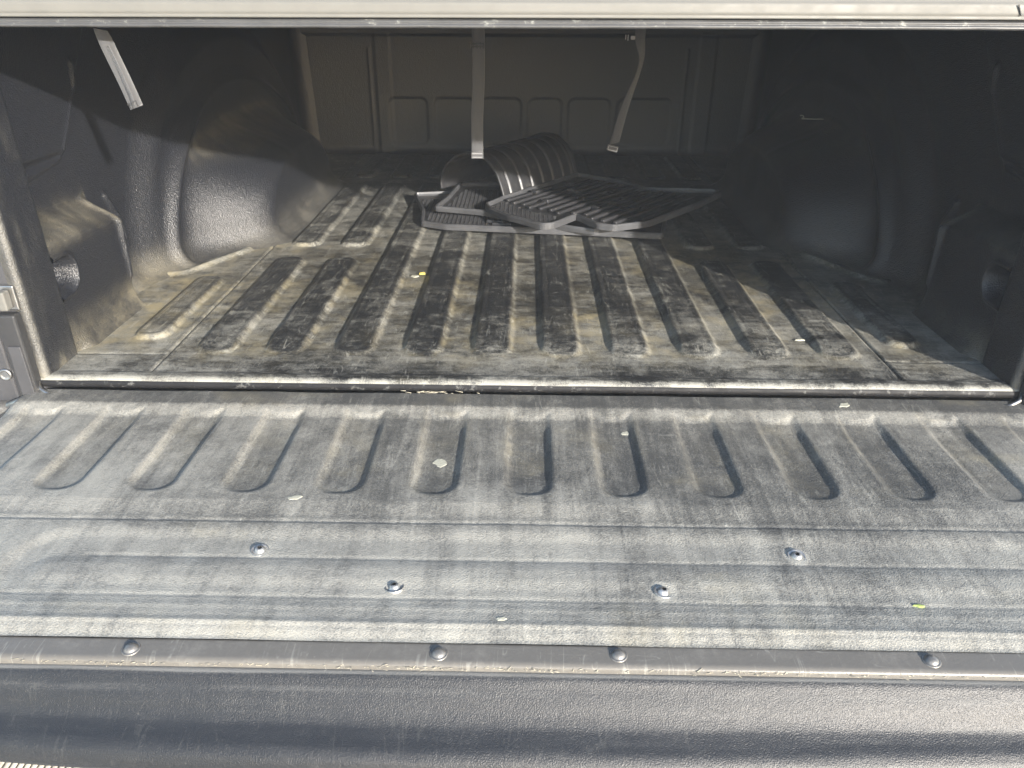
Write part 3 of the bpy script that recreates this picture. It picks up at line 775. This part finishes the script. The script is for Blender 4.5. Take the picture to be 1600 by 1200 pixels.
    dpt += .0030 * ((U < .035) | (U > .965))
    dpt += .0004 * np.cos((U - .17) * 2 * math.pi / .14)
    shrink = 1 - .10 * (K / len(Q)) * (U > 2)
    def pt(off):
        n_ = Q[:, 0][K] + Nn[:, 0][K] * off; z_ = Q[:, 1][K] + Nn[:, 1][K] * off + .008 * U * np.sin(K / len(Q) * 3)
        lat = U * L
        return P0[0] + e1[0] * lat + nn[0] * n_, P0[1] + e1[1] * lat + nn[1] * n_, z_
    X, Y, Z = pt(dpt + .001); X2, Y2, Z2 = pt(dpt * 0 - .0035)
    n_, m_ = X.shape
    V = np.vstack([np.stack([X, Y, Z], -1).reshape(-1, 3), np.stack([X2, Y2, Z2], -1).reshape(-1, 3)])
    F = list(map(tuple, grid_faces(n_, m_))) + [tuple(q[::-1] + n_ * m_) for q in grid_faces(n_, m_)]
    o2 = n_ * m_
    for i in range(n_ - 1): 
        a = i * m_; b_ = a + m_; F.append((a, a + o2, b_ + o2, b_)); a += m_ - 1; b_ += m_ - 1; F.append((a, b_, b_ + o2, a + o2))
    for j in range(m_ - 1):
        a = j; F.append((a, a + 1, a + 1 + o2, a + o2)); a = (n_ - 1) * m_ + j; F.append((a, a + o2, a + 1 + o2, a + 1))
    mesh_np('curled_end', V, F, m_mat, C_, True)
mats()

# ================================================================== LITTER AND MARKS
def chip(name, label, cat, x, y, z, w_, l_, mat, ang=0, th=.0012, nrm=None, seed=0, group=None):
    r_ = random.Random(seed); bm = bmesh.new(); n = 11; top = []; bot = []
    for k in range(n):
        a = 2 * math.pi * k / n; q = 1 + r_.uniform(-.28, .28)
        px_, py_ = math.cos(a) * w_ / 2 * q, math.sin(a) * l_ / 2 * q
        c_, s_ = math.cos(ang), math.sin(ang)
        X, Y = px_ * c_ - py_ * s_, px_ * s_ + py_ * c_
        top.append(bm.verts.new((x + X * .8, y + Y * .8, z + th))); bot.append(bm.verts.new((x + X, y + Y, z - .0006)))
    c_ = bm.verts.new((x, y, z + th * 1.2))
    for k in range(n):
        bm.faces.new((top[k], top[(k + 1) % n], c_)); bm.faces.new((bot[k], bot[(k + 1) % n], top[(k + 1) % n], top[k]))
    o = bm_obj(name, bm, mat, None, False); return tag(o, label, cat, group)
tz = lambda x, y: screw_z(x, y)
chip('leaf_fragment', 'tiny yellow leaf curl in a groove of the bed floor', 'leaf bit', -.221, .503, .002, .014, .005, m_yel, .1, .004, seed=1)
chip('pale_fleck', 'whitish crushed fleck just left of the yellow leaf curl', 'fleck', -.236, .492, .0015, .016, .016, m_cream, 0, .0008, seed=2)
chip('leaf_fragment', 'pale yellow crumb on the left floor seam by the wheel arch', 'leaf bit', -.598, .866, .002, .010, .010, m_grn, .5, .004, seed=3)
chip('pale_fleck', 'oblong white fleck in the groove near the right floor seam', 'fleck', .487, .176, .0015, .018, .0065, m_cream, 0, .0015, seed=4)
chip('dried_splat', 'round cream splat in the middle of the tailgate', 'splat', -.114, -.183, tz(-.114, -.183), .019, .021, m_cream, .3, .0006, seed=5)
chip('dried_splat', 'cream smear running down at the left part of the tailgate', 'splat', -.289, -.276, tz(-.289, -.276), .019, .010, m_cream, .2, .0006, seed=6)
chip('dried_splat', 'small cream half moon splat near the edge strip', 'splat', -.020, -.478, tz(-.020, -.478), .014, .006, m_cream, .1, .0008, seed=7)
chip('dried_splat', 'chalky smear at the hinge edge of the tailgate on the right', 'splat', .494, -.026, tz(.494, -.026), .022, .014, m_cream, .4, .0005, seed=8)
chip('leaf_fragment', 'small green leaf bit on the lower right of the tailgate', 'leaf bit', .423, -.447, tz(.423, -.447), .013, .004, m_grn, -.15, .002, seed=9)
chip('dried_splat', 'pale scuffed patch at the head of a right hand tailgate groove', 'splat', .152, -.098, tz(.152, -.098), .016, .012, m_cream, .4, .0004, seed=10)
def thread():
    bm = bmesh.new()
    tube(bm, [(.697, .992, .262), (.694, .986, .266), (.700, .980, .266), (.703, .984, .262), (.696, .980, .258), (.712, .978, .258), (.735, .980, .257), (.752, .984, .257)], .0011, 5)
    tag(bm_obj('white_thread', bm, m_cream, None, True), 'thin white thread lying on top of the shaded right wheel arch', 'thread')
thread()
def debris():
    bm = bmesh.new(); r_ = random.Random(5)
    for i in range(330):
        x = r_.uniform(-.70, .72) if i % 3 else r_.gauss(r_.choice((-.12, .02, .22, -.4)), .03); L = abs(r_.gauss(0, .003)) + .0015; a = r_.uniform(-1.5, 1.5); rad = r_.uniform(.00015, .0004)
        y = -.5335 + r_.gauss(0, .0012); z = -.0395 + r_.uniform(0, .002)
        d = Vector((math.cos(a), math.sin(a) * .6, r_.uniform(-.1, .4))) * L
        tube(bm, [(x, y, z), (x + d.x * .5, y + d.y * .5, z + abs(d.z) * .6), (x + d.x, y + d.y, z + d.z)], rad, 4)
    for i in range(30):
        x = r_.gauss(-.155, .03); y = -.0005 + r_.uniform(-.004, .002); z = -.016 + r_.uniform(-.004, .004)
        a = r_.uniform(-.6, .6); L = r_.uniform(.004, .014)
        tube(bm, [(x, y, z), (x + math.cos(a) * L, y + math.sin(a) * L * .3, z + math.sin(a) * L * .3)], .0005, 4)
    o = bm_obj('straw_debris', bm, m_straw, None, True); tag(o, 'fine straw and fibres caught along the tailgate edge strip', 'debris', kind='stuff')
debris()

# ================================================================== ADDED VEIL (thin volume lifting the darks, in place of lens glare)
def veil():
    bm = bmesh.new(); box(bm, -41, 41, -41, 41, -1.9, .66)
    b = NB('veil_volume'); b.t.nodes.remove(b.b); v = b.n('ShaderNodeVolumePrincipled')
    v.inputs['Color'].default_value = (.86, .92, 1.0, 1); v.inputs['Density'].default_value = .012; v.inputs['Anisotropy'].default_value = .0
    b.l(v.outputs[0], b.out.inputs['Volume'])
    o = bm_obj('veil', bm, b.m); o['kind'] = 'stuff'; tag(o, 'pale haze added to stand in for lens glare')
veil()
